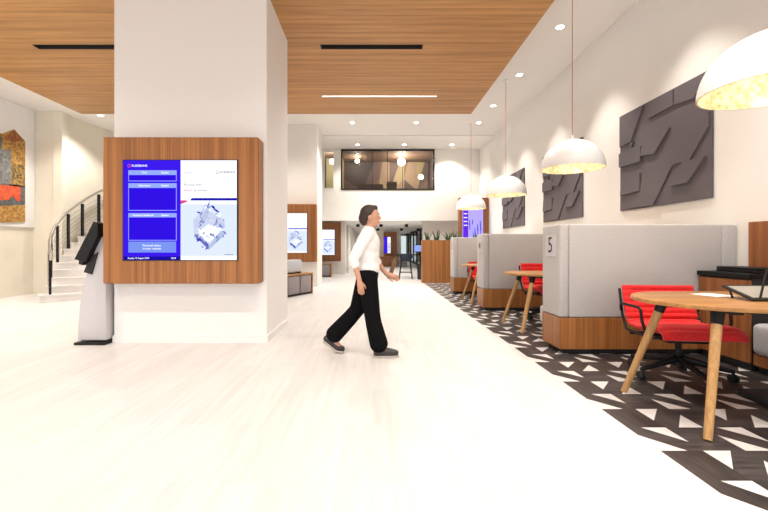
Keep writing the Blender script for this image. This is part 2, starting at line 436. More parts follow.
for i in range(6):
    x0, x1 = cx_[i], cx_[i + 1]; m = x0 + (x1 - x0) * (.3 + .4 * (i % 2)); k = (4, 1, 5, 3, 0, 1)[i]
    b.mi = k; b.prism([(x0, 3.1), (x1, 3.1), (x1, 3.6 + .5 * (i % 2)), (x0, 4.1 - .5 * (i % 2))], 17.3, 17.5, 'Y')
    b.mi = (2, 4, 3, 5, 3, 4)[i]; b.prism([(x0, 4.1 - .5 * (i % 2)), (x1, 3.6 + .5 * (i % 2)), (x1, 4.86), (m, 4.86)], 17.34, 17.5, 'Y')
    b.mi = (0, 2, 1, 4, 1, 5)[i]; b.prism([(x0, 4.1 - .5 * (i % 2)), (m, 4.86), (x0, 4.86)], 17.38, 17.5, 'Y')
struct(b, 'wall_upstairs_cladding', UP)
for (x, y, z, r, p) in ((1.15, 16.2, 4.62, .16, 110), (-.65, 16.4, 4.70, .09, 50), (1.9, 15.9, 3.95, .10, 30)):  # added glowing globes set at the bright spots of the window
    g = MB().ball((x, y, z), r).build('glow_globe', M['globe'], smooth=180)
    tag(g, {.16: 'large glowing globe behind the long dark window', .09: 'small glowing globe near the corner of the dark window', .10: 'glowing globe low behind the dark window'}[r], 'lamp')
b = MB()
b.box(-.6, .4, 15.6, 16.3, 3.102, 3.62, .02); b.box(.55, .95, 15.8, 16.3, 3.102, 3.75, .02)
tag(b.build('lounge_seat', UP[0]), 'dark low seating seen through the long upstairs window', 'seat')

# glazed screens and doors at the far end
def glazed(n, x0, x1, y, z1, mats, nm=2):
    b = MB(); t = .05
    b.box(x0, x1, y - .03, y + .03, z1 - t, z1); b.box(x0, x1, y - .03, y + .03, 0, t)
    for i in range(nm + 1):
        x = x0 + (x1 - x0 - t) * i / nm; b.box(x, x + t, y - .03, y + .03, t, z1 - t)
    w = struct(b, 'window_%d' % n, M['black'])
    MB().box(x0 + t, x1 - t, y - .006, y + .006, t, z1 - t).build('pane', mats, w, kind='structure')
glazed(3, 1.7, 2.9, 33.0, 2.25, M['glass'], 2)
b = MB()
for i in range(7):
    y = 20.2 + i * 2.1
    b.box(2.86, 2.96, y, y + .09, 0, 2.3)
b.box(2.86, 2.96, 20, 35, 2.2, 2.3); b.box(2.86, 2.96, 20, 35, 0, .12)
w4 = struct(b, 'window_4', M['black'])
MB().box(2.905, 2.915, 20.2, 35, .12, 2.2).build('pane', M['glass_d'], w4, kind='structure')
dd = MB().box(2.25, 2.72, 32.9, 32.96, .06, 2.1).build('door_1', glow('door glow as daylight', (.75, .88, .9), 1.1), kind='structure')  # door glass glows by itself in place of daylight
MB().box(2.29, 2.31, 32.84, 32.9, .9, 1.3).build('door_handle', M['black'], dd)
struct(MB().box(.3, 1.75, 24.9, 25.1, 0, 2.3), 'wall_screen', M['wall'])
struct(MB().box(-1.2, -1.12, 18.0, 18.25, 0, 2.15), 'trim_2', plain('greige reveal', (.50, .45, .42), .7))

# art panel on the limestone wall
struct(MB().box(-8.45, -8.40, 5.0, 9.94, 1.64, 4.54, .004, 1), 'trim_3', M['wall_pure'])

# ================================================================== THINGS
# ---- downlights
def downlight(x, y, z, label, group=None):
    t = thing('ceiling_downlight', label, 'downlight', (x, y, z), 0, group)
    MB().lathe([(.062, -.012), (.095, -.012), (.095, 0), (.062, 0), (.062, -.012)], (0, 0, 0), 24).build('trim_ring', M['white_lac'], t)
    MB().lathe([(0, -.006), (.062, -.006), (.062, -.001), (0, -.001)], (0, 0, 0), 24).build('lens', M['lens'], t)
    return t
ords = ['first', 'second', 'third', 'fourth', 'fifth']
for i, (x, y) in enumerate(DL_SIDE):
    downlight(x, y, Z_CEIL, 'round downlight above the grey wall panels, %s in its row counted from the camera end' % ords[i], 'downlights beside the timber ceiling')
for i, (x, y) in enumerate(DL_ROW1):
    downlight(x, y, Z_CEIL, 'round downlight just behind the timber ceiling edge, the one %s the white column' % ('nearer' if i == 0 else 'further from'), 'downlights behind the timber ceiling')
for i, (x, y) in enumerate(DL_ROW2):
    downlight(x, y, Z_CEIL - .035, ['round downlight over the left end of the long dark window', 'round downlight over the right half of the long dark window', 'round downlight past the long dark window toward the side wall'][i], 'downlights in front of the dark window')
for i, (x, y) in enumerate(DL_LEFT):
    downlight(x, y, 4.54, ['round downlight touching the edge of the timber ceiling above the stair', 'round downlight above the stair beside the white column'][i], 'downlights over the stair')
BD = [(-.75, 19.8), (.40, 19.8), (1.66, 19.8), (.30, 24.2), (1.72, 24.2), (2.72, 24.2), (1.57, 28.4), (2.75, 28.4), (2.78, 32.6)]
for i, (x, y) in enumerate(BD):
    t = thing('black_spotlight', 'small black cylinder spotlight under the low ceiling beyond the opening', 'spotlight', (x, y, 2.30), 0, 'black spotlights in the far passage')
    MB().lathe([(0, 0), (.09, 0), (.09, -.13), (.07, -.13), (.07, -.10), (0, -.10)], (0, 0, 0), 16).build('housing', M['black'], t)
    MB().lathe([(0, -.101), (.069, -.101), (.069, -.108), (0, -.108)], (0, 0, 0), 16).build('lens', M['lens'], t)
t = thing('linear_light', 'long thin white light strip recessed in the timber ceiling', 'ceiling light', (.13, 8.2, Z_RAFT))
o = (.13, 8.2, Z_RAFT)
MB().box(-1.048, 1.308, S2[0] + .001, S2[0] + .008, Z_RAFT, Z_RAFT + .06).box(-1.048, 1.308, S2[1] - .008, S2[1] - .001, Z_RAFT, Z_RAFT + .06).box(-1.048, 1.308, S2[0] + .001, S2[1] - .001, Z_RAFT + .06, Z_RAFT + .069).build('housing', M['white_lac'], t, o)
MB().box(-1.04, 1.30, S2[0] + .009, S2[1] - .009, Z_RAFT + .045, Z_RAFT + .058).build('diffuser', M['lin'], t, o)

# ---- pendants
def pendant(y, label):
    x, z, rr = 2.89, 2.29, .43
    t = thing('pendant_lamp', label, 'pendant lamp', (x, y, z), 0, 'white dome pendants over the booths')
    prof = [(rr * math.cos(R(a)), rr * .98 * math.sin(R(a))) for a in range(0, 91, 6)]; prof[-1] = (0, prof[-1][1])
    inner = [(max(0, r_ - .012 if r_ > .012 else 0), z_ - .012 if z_ > .02 else z_) for r_, z_ in prof]
    MB().lathe(prof + [], (0, 0, 0), 48).build('lamp_shade', M['white_lac'], t, smooth=180)
    MB().lathe([prof[0], inner[0]] + inner[1:], (0, 0, 0), 48).build('gold_lining', M['gold'], t, smooth=60, label='gold leaf inside of the dome')
    MB().ball((0, 0, .20), .055).build('bulb', M['bulb'], t, smooth=180)
    MB().lathe([(0, .26), (.03, .26), (.03, .405), (0, .405)], (0, 0, 0), 16).build('socket', M['black'], t)
    MB().lathe([(0, .42), (.014, .42), (.012, .46), (.006, .49), (0, .49)], (0, 0, 0), 16).build('cap', M['white_lac'], t)
    MB().rod((0, 0, .45), (0, 0, Z_CEIL - z - .02), .005, n=8).build('cord', M['cord'], t, label='copper red fabric cord')
    MB().lathe([(0, 0), (.05, 0), (.05, -.03), (0, -.03)], (0, 0, Z_CEIL - z), 24).build('ceiling_rose', M['white_lac'], t)
    d = bpy.data.lights.new('pendant_bulb', 'POINT'); d.energy = 9; d.color = (1, .92, .76); d.shadow_soft_size = .06
    l = bpy.data.objects.new('pendant_bulb', d); COL.objects.link(l); l.location = (0, 0, .12); l.parent = t
PEND = [(2.9, 'white dome pendant with gold inside over the table with the tablet'),
        (5.8, 'white dome pendant with gold inside in front of the middle grey wall panel'),
        (8.7, 'white dome pendant with gold inside in front of the small far grey wall panel'),
        (11.8, 'smallest white dome pendant, in front of the purple screen')]
for y, l in PEND: pendant(y, l)

# ---- booth partitions
DIGITS = {4.28: '5', 7.25: '4', 9.9: '3'}
def booth(y0, label):
    t = thing('booth_partition', label, 'booth', (2.0, y0, 0), 0, 'upholstered booths along the wall')
    L = X_WALL - 2.0 - .004
    MB().box(0, L, 0, .45, .06, .395, .004, 1).build('wood_base', M['oak_v'], t, label='oak veneer base')
    MB().box(.07, L, .06, .42, 0, .06).build('plinth', M['black_m'], t, label='recessed black plinth')
    b = MB(); b.box(0, .10, 0, .45, .40, 1.40, .022, 3); b.box(.101, L - .16, 0, .45, .40, 1.40, .018, 3); b.box(L - .159, L, 0, .45, .40, 1.40, .018, 3)
    b.build('upholstered_back', M['fab'], t, label='heather grey felt back with vertical seams')
    MB().box(.13, L, .452, .85, .20, .42, .04, 3).build('seat_cushion', M['fab'], t)
    MB().box(.16, L, .455, .80, .06, .20, .003, 1).build('seat_base', M['oak_v'], t)
    p = MB().box(-.012, 0, .085, .33, 1.05, 1.29, .004, 1).build('number_plate', M['grey_m'], t, label='grey plate with the number %s' % DIGITS[y0])
    n = text(DIGITS[y0], .25, M['black_m'], -.0135, .2075, 1.17, p, 'CENTER', (R(90), 0, R(-90)), name='digit')
    return t
booth(4.28, 'grey felt booth partition numbered 5, on an oak base')
booth(7.25, 'grey felt booth partition numbered 4, on an oak base')
booth(9.9, 'grey felt booth partition numbered 3, furthest along the wall')

# wall bench, cabinet, wood cladding of the near booth
t = thing('wall_bench', 'light grey bench seat along the wall by the near table', 'bench', (3.6, 2.7, 0))
o = (3.6, 2.7, 0)
MB().box(3.47, 3.84, 1.0, 3.68, .175, .46, .05, 4).build('seat_cushion', M['fab_l'], t, o)
MB().box(3.50, 3.84, 1.0, 3.68, .07, .174).build('seat_base', M['walnut_v'], t, o)
MB().box(3.55, 3.84, 1.0, 3.68, 0, .07).build('plinth', M['black_m'], t, o)
tag(MB().box(3.845, 3.898, 1.0, 4.10, .47, 1.41, .003, 1).build('wall_cladding_panel', M['walnut_v'], smooth=30), 'reddish wood back panel fixed on the wall above the light grey bench', 'panel')
t = thing('storage_cabinet', 'low black topped wood cabinet in the corner behind the red chair', 'cabinet', (3.65, 4.0, 0)); o = (3.65, 4.0, 0)
MB().box(3.46, 3.842, 3.69, 4.275, .86, .905, .004, 1).build('cabinet_top', M['black'], t, o, label='black cabinet top')
MB().box(3.50, 3.842, 3.70, 4.275, .07, .86).build('body', M['black_m'], t, o)
MB().box(3.475, 3.50, 3.695, 4.270, .54, .845, .003, 1).build('door', M['walnut_v'], t, o, label='wood cabinet front')
MB().box(3.475, 3.50, 3.695, 4.270, .08, .53, .003, 1).build('door', M['walnut_v'], t, o, label='wood cabinet front')
MB().box(3.52, 3.842, 3.72, 4.275, 0, .07).build('plinth', M['black_m'], t, o)
t = thing('document_tray', 'flat black closed case lying on the black cabinet top', 'case', (3.68, 3.95, .905)); o = (3.68, 3.95, .905)
MB().box(3.56, 3.83, 3.72, 4.15, .906, .938, .006, 2).build('body', M['black'], t, o)
MB().box(3.56, 3.83, 3.72, 4.15, .940, .958, .006, 2).build('lid', M['black'], t, o)

# ---- tables
def stadium(x0, x1, r, n=16):
    p = []
    for k in range(n + 1):
        a = PI / 2 + PI * k / n; p.append((x0 + r + r * math.cos(a), r * math.sin(a)))
    for k in range(n + 1):
        a = -PI / 2 + PI * k / n; p.append((x1 - r + r * math.cos(a), r * math.sin(a)))
    return p
def make_table():
    t = thing('booth_table', '', 'table')
    MB().prism(stadium(-.80, .85, .49), .757, .785, 'Z', .006).build('tabletop', M['oak_h'], t, smooth=40, label='rounded oak top')
    b = MB(); b.box(-.35, .45, -.03, .03, .70, .756); b.box(-.40, -.34, -.28, .28, .715, .756); b.box(.42, .48, -.28, .28, .715, .756)
    b.build('underframe', M['black'], t)
    for sx in (-1, 1):
        for sy in (-1, 1):
            ft = Vector((sx * .725 + (0 if sx < 0 else .05), sy * .40 - .06, 0)); tp = Vector((sx * .50, sy * .24 - .03, .755))
            k = ft.lerp(tp, .87)
            l = MB().rod(ft, k, .023, .030, 16).build('leg', M['oak_leg'], t, label='tapered splayed oak leg')
            MB().rod(k, tp, .033, .040, 16).build('bracket', M['black'], l)
    return t
TX = 2.725
tb = make_table()
labs = ['oak table with a tablet and paper on it, nearest the camera', 'oak table with splayed legs between booths 4 and 5', 'oak table with splayed legs between booths 3 and 4']
for i, y in enumerate((2.85, 5.83, 8.62)):
    q = tb if i == 0 else copy_tree(tb)
    q.location = (TX, y, 0); q['label'] = labs[i]; q['group'] = 'oak tables in the booths'
t = thing('floor_power_unit', 'black floor box with an upright post under the table with the tablet', 'power unit', (3.1, 2.95, 0)); o = (3.1, 2.95, 0)
MB().box(2.86, 3.42, 2.68, 3.14, 0.001, .045, .006, 1).build('base_plate', M['black_m'], t, o)
MB().box(2.99, 3.09, 2.88, 2.98, .045, .698, .004, 1).build('post', M['black_m'], t, o)

# tablet on a folding stand, and paper
t = thing('tablet_stand', 'black framed tablet propped on a folding stand on the oak table', 'tablet', (2.95, 2.95, .785)); o = (2.95, 2.95, .785)
TILT = Matrix.Rotation(R(17), 3, 'X'); TC = (2.55, 2.81, .832)
MB().box(0, .40, -.125, .125, -.007, .007, .004, 1, rot=TILT, at=TC).build('body', M['black'], t, o)
MB().box(.025, .375, -.10, .10, .0072, .009, rot=TILT, at=TC).build('screen', plain('grey screen film', (.30, .285, .25), .35), t, o, label='unlit greyish screen')
for x in (2.60, 2.90): MB().rod((x, 2.925, .862), (x - .03, 2.86, .792), .007, n=8).build('folding_foot', M['black'], t, o)
MB().tube([(2.615, 2.70, .812), (2.64, 2.71, .88), (2.69, 2.73, 1.0)], .007).build('support_arm', M['black'], t, o)
tag(MB().box(-.10, .10, -.10, .10, 0, .002, rot=.25, at=(2.60, 3.06, .7856)).build('paper_sheet', M['paper'], smooth=0), 'white paper sheet lying beside the propped tablet', 'paper')

# ---- red swivel chairs (face -y)
def make_chair():
    t = thing('swivel_chair', '', 'chair')
    # sling side profile, seat front to back top, in (y, z)
    P = [(-.30, .36), (-.285, .395), (-.22, .415), (-.10, .40), (.02, .385), (.12, .38), (.19, .39), (.235, .43), (.262, .49), (.280, .56), (.294, .63), (.306, .70), (.312, .73)]
    def smooth_path(P, n):
        V = [Vector((0, a, c)) for a, c in P]; out = []
        for i in range(len(V) - 1):
            p0 = V[max(i - 1, 0)]; p1 = V[i]; p2 = V[i + 1]; p3 = V[min(i + 2, len(V) - 1)]
            for k in range(n):
                s = k / n
                out.append(.5 * ((2 * p1) + (p2 - p0) * s + (2 * p0 - 5 * p1 + 4 * p2 - p3) * s * s + (3 * p1 - p0 - 3 * p2 + p3) * s ** 3))
        out.append(V[-1]); return out
    path = smooth_path(P, 8)
    def shell(i0, i1, name, thick, rib, wid):
        pp = path[i0:i1]; b = MB(); tmp = bmesh.new()
        acc = 0; prev = pp[0]; nx = 10; rows = []
        for i, p in enumerate(pp):
            d = (pp[min(i + 1, len(pp) - 1)] - pp[max(i - 1, 0)]).normalized()
            nrm = Vector((0, -d.z, d.y))       # towards sitter
            acc += (p - prev).length; prev = p
            bulge = rib * abs(math.sin(PI * acc / .052)) ** .6
            e = min(i, len(pp) - 1 - i); edge = min(1, (e + .6) / 2.5)
            top = []; bot = []
            for k in range(nx + 1):
                u = -1 + 2 * k / nx; x = u * wid
                w = (1 - abs(u) ** 6) * .8 + .2
                dish = .022 * u * u
                top.append(tmp.verts.new(p + nrm * ((thick * .5 + bulge) * w * edge + dish) + Vector((x, 0, 0))))
                bot.append(tmp.verts.new(p + nrm * (-thick * .5 * w * edge + dish) + Vector((x, 0, 0))))
            rows.append(top + bot[::-1])
        n = len(rows[0])
        for a, c in zip(rows, rows[1:]):
            for k in range(n): tmp.faces.new([a[k], a[(k + 1) % n], c[(k + 1) % n], c[k]])
        tmp.faces.new(rows[0]); tmp.faces.new(rows[-1][::-1])
        b.merge(tmp)
        return b.build(name, M['red'], t, smooth=70)
    shell(0, 56, 'seat', .075, .017, .30)
    shell(57, len(path), 'backrest', .05, .022, .30)
    for s in (-1, 1):
        pts = [(s * .31, -.10, .39), (s * .335, -.10, .47), (s * .34, -.085, .565), (s * .34, -.05, .58), (s * .34, .18, .58), (s * .335, .235, .565), (s * .32, .258, .51)]
        MB().tube(pts, .012, 10).build('armrest', M['black'], t)
    b = MB(); b.box(-.16, .16, -.14, .14, .305, .338, .01); b.box(-.31, .31, -.115, -.085, .335, .362, .004); b.box(-.31, .31, .12, .15, .32, .345, .004)
    for s in (-1, 1): b.tube([(s * .315, -.25, .37), (s * .32, 0, .355), (s * .32, .17, .36), (s * .315, .25, .47), (s * .31, .312, .70)], .012, 8)
    b.build('seat_frame', M['black'], t)
    MB().lathe([(0, .10), (.035, .10), (.032, .22), (.022, .22), (.022, .31), (0, .31)], (0, 0, 0), 20).build('gas_column', M['black'], t)
    b = MB()
    for k in range(5):
        a = R(126 + 72 * k); c, s = math.cos(a), math.sin(a)
        b.tube([(c * .02, s * .02, .155), (c * .16, s * .16, .125), (c * .365, s * .365, .085)], [.034, .026, .017], 10)
    b.lathe([(0, .10), (.05, .10), (.045, .17), (0, .17)], (0, 0, 0), 20)
    b.build('star_base', M['black'], t)
    for k in range(5):
        a = R(126 + 72 * k); c, s = math.cos(a) * .36, math.sin(a) * .36
        b = MB()
        for q in (-1, 1): b.rod((c + q * .008, s, .032), (c + q * .026, s, .032), .031, n=18)
        b.rod((c, s, .05), (c, s, .095), .012, n=10); b.rod((c - .03, s, .032), (c + .03, s, .032), .008)
        b.build('caster', M['black_m'], t)
    return t
ch = make_chair()
cl = ['red ribbed swivel chair at the table with the tablet', 'red ribbed swivel chair at the table between booths 4 and 5', 'red ribbed swivel chair at the table between booths 3 and 4']
for i, (x, y, z, rz, s) in enumerate(((2.715, 3.56, 0, -.10, 1.07), (2.88, 6.45, 0, .05, 1.2), (2.62, 9.28, 0, 0, 1.1))):
    q = ch if i == 0 else copy_tree(ch)
    q.location = (x, y, z); q.rotation_euler = (0, 0, rz); q.scale = (s, s, s); q['label'] = cl[i]; q['group'] = 'red swivel chairs'

# ---- grey relief panels on the wall
def conv(cx, cy):
    px, py = 610 + cx / 3.2, 60 + cy / 3.2
    d = 3.85 * 400 / (px - 373)
    return (6.2 - d) / 1.67, (3.20 - (1.15 + (247.5 - py) * d / 400)) / 1.48
REL = [([(36, 180), (114, 142), (75, 258), (33, 279)], .035), ([(118, 138), (211, 90), (211, 140), (134, 183)], .04), ([(214, 88), (328, 24), (276, 118), (214, 139)], .03),
       ([(112, 277), (140, 243), (201, 213), (152, 297), (108, 304)], .05), ([(30, 302), (72, 278), (108, 272), (107, 322), (28, 345)], .05), ([(45, 382), (105, 360), (104, 416), (42, 433)], .045),
       ([(112, 362), (206, 338), (146, 466), (60, 478), (104, 420)], .028), ([(207, 372), (246, 322), (316, 305), (260, 390), (203, 402)], .05), ([(250, 208), (329, 160), (329, 206), (264, 317), (205, 334)], .03),
       ([(76, 262), (84, 258), (76, 284), (72, 285)], .05)]
def make_panel():
    t = thing('relief_wall_panel', '', 'wall panel')
    LW, H = 1.69, 1.48
    MB().box(-.028, 0, -LW / 2, LW / 2, 0, H, .003, 1).build('backing_board', M['acoustic'], t)
    for poly, th in REL:
        pts = []
        for p in poly:
            u, v = conv(*p); u = min(max(u, .012), .988); v = min(max(v, .012), .988)
            pts.append((LW / 2 - u * LW, H - v * H))
        MB().prism(pts, -.028 - th * .7, -.0275, 'X').build('relief_tile', M['acoustic'], t)
    return t
pn = make_panel()
pl = ['largest looking grey relief panel, on the wall above booth 5', 'grey relief panel on the wall partly behind the pendant above booth 4', 'smallest looking grey relief panel, high on the wall beyond booth 4']
for i, y in enumerate((5.42, 8.25, 11.1)):
    q = pn if i == 0 else copy_tree(pn)
    q.location = (X_WALL - .001, y, 1.72); q['label'] = pl[i]; q['group'] = 'grey relief wall panels'

# ---- planter and plants
t = thing('planter_box', 'tall oak planter box closing the row of booths', 'planter', (2.7, 13.1, 0)); o = (2.7, 13.1, 0)
b = MB(); z0, z1 = .012, 1.39
b.box(1.60, 3.88, 12.93, 12.96, z0, z1); b.box(1.60, 3.88, 13.30, 13.33, z0, z1); b.box(1.60, 1.63, 12.96, 13.30, z0, z1); b.box(3.85, 3.88, 12.96, 13.30, z0, z1); b.box(1.63, 3.85, 12.96, 13.30, z0, .05)
b.build('body', M['oak_v'], t, o)
MB().box(1.63, 3.85, 12.96, 13.30, .9, 1.33).build('soil', M['soil'], t, o)
def plant(x, y, n, h, label):
    b = MB()
    for k in range(n):
        a = k * 2.4 + random.random(); r0 = .02 + .05 * random.random(); lean = .05 + .14 * random.random(); hh = h * (.6 + .4 * random.random())
        base = Vector((x + r0 * math.cos(a), y + r0 * math.sin(a), 1.331)); tmp = bmesh.new(); rows = []
        side = Vector((-math.sin(a + 1), math.cos(a + 1), 0)); outw = Vector((math.cos(a), math.sin(a), 0))
        for j in range(7):
            s = j / 6; w = .030 * (1 - s ** 2.2) * (.6 + 1.2 * min(s, .4)) + .002
            p = base + Vector((0, 0, hh * s)) + outw * lean * s * s
            f = outw * .004
            rows.append([tmp.verts.new(q) for q in (p - side * w, p - f, p + side * w, p + f)])
        for a_, c_ in zip(rows, rows[1:]):
            for m in range(4): tmp.faces.new([a_[m], a_[(m + 1) % 4], c_[(m + 1) % 4], c_[m]])
        tmp.faces.new(rows[0]); tmp.faces.new(rows[-1][::-1]); b.merge(tmp)
    tag(b.build('snake_plant', M['leaf'], smooth=60), label, 'plant', 'snake plants in the planter')
for x, n, h, l in ((1.80, 8, .42, 'snake plant at the open end of the oak planter'), (2.08, 9, .44, 'snake plant second from the open end of the oak planter'), (2.50, 7, .36, 'snake plant third from the open end of the oak planter, just clear of booth 3'),
                   (2.72, 8, .44, 'snake plant rising behind booth 3 beside the pendant'), (3.35, 9, .38, 'dark snake plant in front of the purple screen')):
    plant(x, 13.13, n, h, l)

# ---- screens
def kiosk_image(t, o, x0, z0, w, h, yf, detail=True, es=1.0):
    """white poster page of the display, lower left corner x0,z0, on front plane yf"""
    def P(u, v): return (x0 + u * w, z0 + v * h)
    pg = MB().box(x0, x0 + w, yf - .002, yf, z0, z0 + h).build('poster_page', GL['page'], t, o, smooth=0, label='white lit page with a glass cube picture')
    b = MB(); b.prism([P(.17, .597), P(1, .597), P(1, .622), P(.20, .622)], yf - .0032, yf - .002, 'Y'); b.build('blue_band', GL['blue'], pg, o, smooth=0)
    b = MB(); b.prism([P(0, .56), P(.12, .585), P(.10, .60), P(0, .598)], yf - .0032, yf - .002, 'Y'); b.build('pink_flash', GL['pink'], pg, o, smooth=0)
    b = MB(); b.box(x0, x0 + w, yf - .0028, yf - .002, z0 + .04 * h, z0 + .56 * h); b.build('picture_ground', GL['pale'], pg, o, smooth=0)
    b = MB()
    def shard(pts, k):
        b.mi = k; b.prism([P(*p) for p in pts], yf - .0042, yf - .0028, 'Y')
    # faceted glass cube
    rnd = random.Random(5)
    shard([(.24, .26), (.22, .40), (.44, .52), (.78, .40), (.80, .26), (.50, .10)], 1)
    shard([(.27, .26), (.50, .36), (.74, .30), (.50, .15)], 5)
    shard([(.24, .25), (.30, .27), (.50, .17), (.50, .10)], 2); shard([(.50, .10), (.50, .17), (.72, .29), (.80, .26)], 3)
    shard([(.26, .245), (.36, .25), (.50, .16), (.50, .11)], 0)
    shard([(.36, .40), (.52, .60), (.50, .46), (.44, .38)], 3); shard([(.49, .50), (.52, .60), (.46, .53)], 2)
    for q in range(70):
        an = rnd.uniform(0, 2 * PI); rr = rnd.uniform(.10, .30); u = .50 + rr * math.cos(an); v = .33 + rr * .72 * math.sin(an)
        l1, l2, a2 = rnd.uniform(.02, .075), rnd.uniform(.006, .018), rnd.uniform(.6, 1.3) if rnd.random() < .6 else rnd.uniform(2.4, 2.9)
        c_, s_ = math.cos(a2), math.sin(a2)
        shard([(u - c_ * l1, v - s_ * l1 * .6), (u + s_ * l2, v - c_ * l2), (u + c_ * l1, v + s_ * l1 * .6), (u - s_ * l2 * .6, v + c_ * l2 * .8)], ((0, 0, 2, 2, 0, 2, 5, 3) if v < .30 else (2, 3, 4, 5, 2, 5, 0, 3))[q % 8])
    b.build('cube_picture', [GL['blue'], GL['pale2'], GL['mid'], GL['ice'], GL['violet'], GL['page']], pg, o, smooth=0)
    if detail:
        def tx(s, size, m, u, v, al='LEFT'): text(s, size, GL[m], x0 + u * w, yf - .004, z0 + v * h, pg, al, o=o)
        tx('At your own', .042, 'greyt', .05, .755); tx('vision', .046, 'pink', .05, .70); tx('promises', .042, 'greyt', .24, .70)
        tx('RUREBANK', .036, 'darkt', .70, .88); tx('own terms', .024, 'violet', .05, .875)
        MB().lathe([(.016, 0), (.021, 0), (.021, .001), (.016, .001), (.016, 0)], (0, 0, 0), 6).build('emblem', GL['darkt'], pg).matrix_local = Matrix.Translation((x0 + .655 * w - o[0], yf - .003 - o[1], z0 + .88 * h - o[2])) @ Matrix.Rotation(R(90), 4, 'X')
        MB().box(x0 + .78 * w, x0 + .94 * w, yf - .0035, yf - .002, z0 + .052 * h, z0 + .058 * h).build('caption_line', GL['greyt'], pg, o)
def gl(n, c, s): GL[n] = glow('screen ' + n, c, s * 1.5)
GL = {}
gl('page', (.93, .95, 1.0), 1.0); gl('blue', (.012, .008, .42), .9); gl('pink', (.85, .08, .28), .8); gl('pale', (.70, .78, .96), .92); gl('pale2', (.62, .68, .88), .85)
gl('mid', (.07, .09, .45), .9); gl('ice', (.42, .52, .72), .9); gl('violet', (.22, .12, .50), .9); gl('greyt', (.25, .23, .28), .8); gl('darkt', (.04, .04, .07), .9)
gl('board', (.040, .010, .72), 1.0); gl('bar', (.28, .38, .85), .95); gl('deep', (.026, .005, .66), 1.0); gl('line', (.33, .36, .95), 1.0); gl('text', (.9, .93, 1), 1.1); gl('button', (.18, .27, .80), .95); gl('foot', (.008, .004, .30), 1.0)
gl('purple', (.10, .02, .55), 1.2); gl('lilac', (.36, .30, .85), 1.2)
def kiosk(x0, x1, yf, yb, z0, z1, sx0, sx1, sz0, sz1, label, board=True, detail=True, mat='oak_v'):
    t = thing('display_kiosk', label, 'display', ((x0 + x1) / 2, yb, z0)); o = tuple(t.location)
    MB().box(x0, x1, yf, yb, z0, z1, .012, 1).build('wood_surround', M[mat], t, o, label='oak veneer surround')
    s = MB().box(sx0, sx1, yf - .006, yf, sz0, sz1).build('screen', M['black'], t, o, smooth=0)
    e = .008; ys = yf - .006
    w = (sx1 - sx0)
    mid = sx0 + w * .503
    kiosk_image(s, o, mid, sz0 + e, sx1 - e * 2 - mid, sz1 - sz0 - 2 * e, ys, detail)
    bx0, bw, bz, bh = sx0 + e, mid - sx0 - e, sz0 + e, sz1 - sz0 - 2 * e
    bd = MB().box(bx0, bx0 + bw, ys - .002, ys, bz, bz + bh).build('notice_page', GL['board'], s, o, smooth=0, label='blue lit notice page')
    def rect(u0, u1, v0, v1, m, n, d=.003): return MB().box(bx0 + u0 * bw, bx0 + u1 * bw, ys - d, ys - .002, bz + v0 * bh, bz + v1 * bh).build(n, GL[m], bd, o, smooth=0)
    if board:
        for v0, v1, hb in ((.79, .90, .047), (.495, .77, .047), (.195, .47, .042)):
            rect(.09, .93, v0, v1, 'line', 'notice_frame'); rect(.10, .92, v0 + .006, v1 - hb, 'deep', 'notice_field', .0036); rect(.09, .93, v1 - hb, v1, 'bar', 'heading_bar', .0036)
        rect(.09, .92, .075, .185, 'button', 'button'); rect(0, 1, 0, .035, 'foot', 'footer_bar', .0036)
        def tx(s_, size, u, v, al='LEFT', m='text'): text(s_, size, GL[m], bx0 + u * bw, ys - .0045, bz + v * bh, bd, al, o=o)
        tx('RUREBANK', .036, .15, .945); tx('Time', .030, .32, .877); tx('Update', .030, .66, .877); tx('Experience', .030, .27, .747); tx('Update', .030, .66, .747)
        tx('Business Handbook', .030, .17, .449); tx('Update', .030, .66, .449); tx('Personal advice', .034, .50, .145, 'CENTER'); tx('at your request', .034, .50, .115, 'CENTER')
        tx('Sunday 19 August 2018', .026, .08, .018); tx('10:08', .026, .83, .018)
        MB().lathe([(.014, 0), (.022, 0), (.022, .001), (.014, .001), (.014, 0)], (0, 0, 0), 6).build('emblem', GL['pink'], bd).matrix_local = Matrix.Translation((bx0 + .105 * bw - o[0], ys - .003 - o[1], bz + .945 * bh - o[2])) @ Matrix.Rotation(R(90), 4, 'X')
    return t
kiosk(-3.124, -1.322, 4.62, KY0, .731, 2.426, -2.888, -1.555, .998, 2.163, 'large oak framed display with blue and white pages on the white column')
kiosk(PX0 + .03, -1.64, 11.55, PY0, .734, 2.406, -3.27, -1.89, .99, 2.146, 'oak framed display on the pier behind the white column', False, False)
kiosk(-3.1, -1.39, 17.16, 17.4, .56, 2.238, -2.87, -1.634, .827, 1.92, 'small reddish framed display on the far recessed wall', False, False, 'walnut_v')
t = kiosk(.66, 1.46, 24.66, 24.9, .62, 2.10, .62 + .06, 1.10, .80, 1.80, 'reddish framed display glowing purple far down the passage', False, False, 'walnut_v')
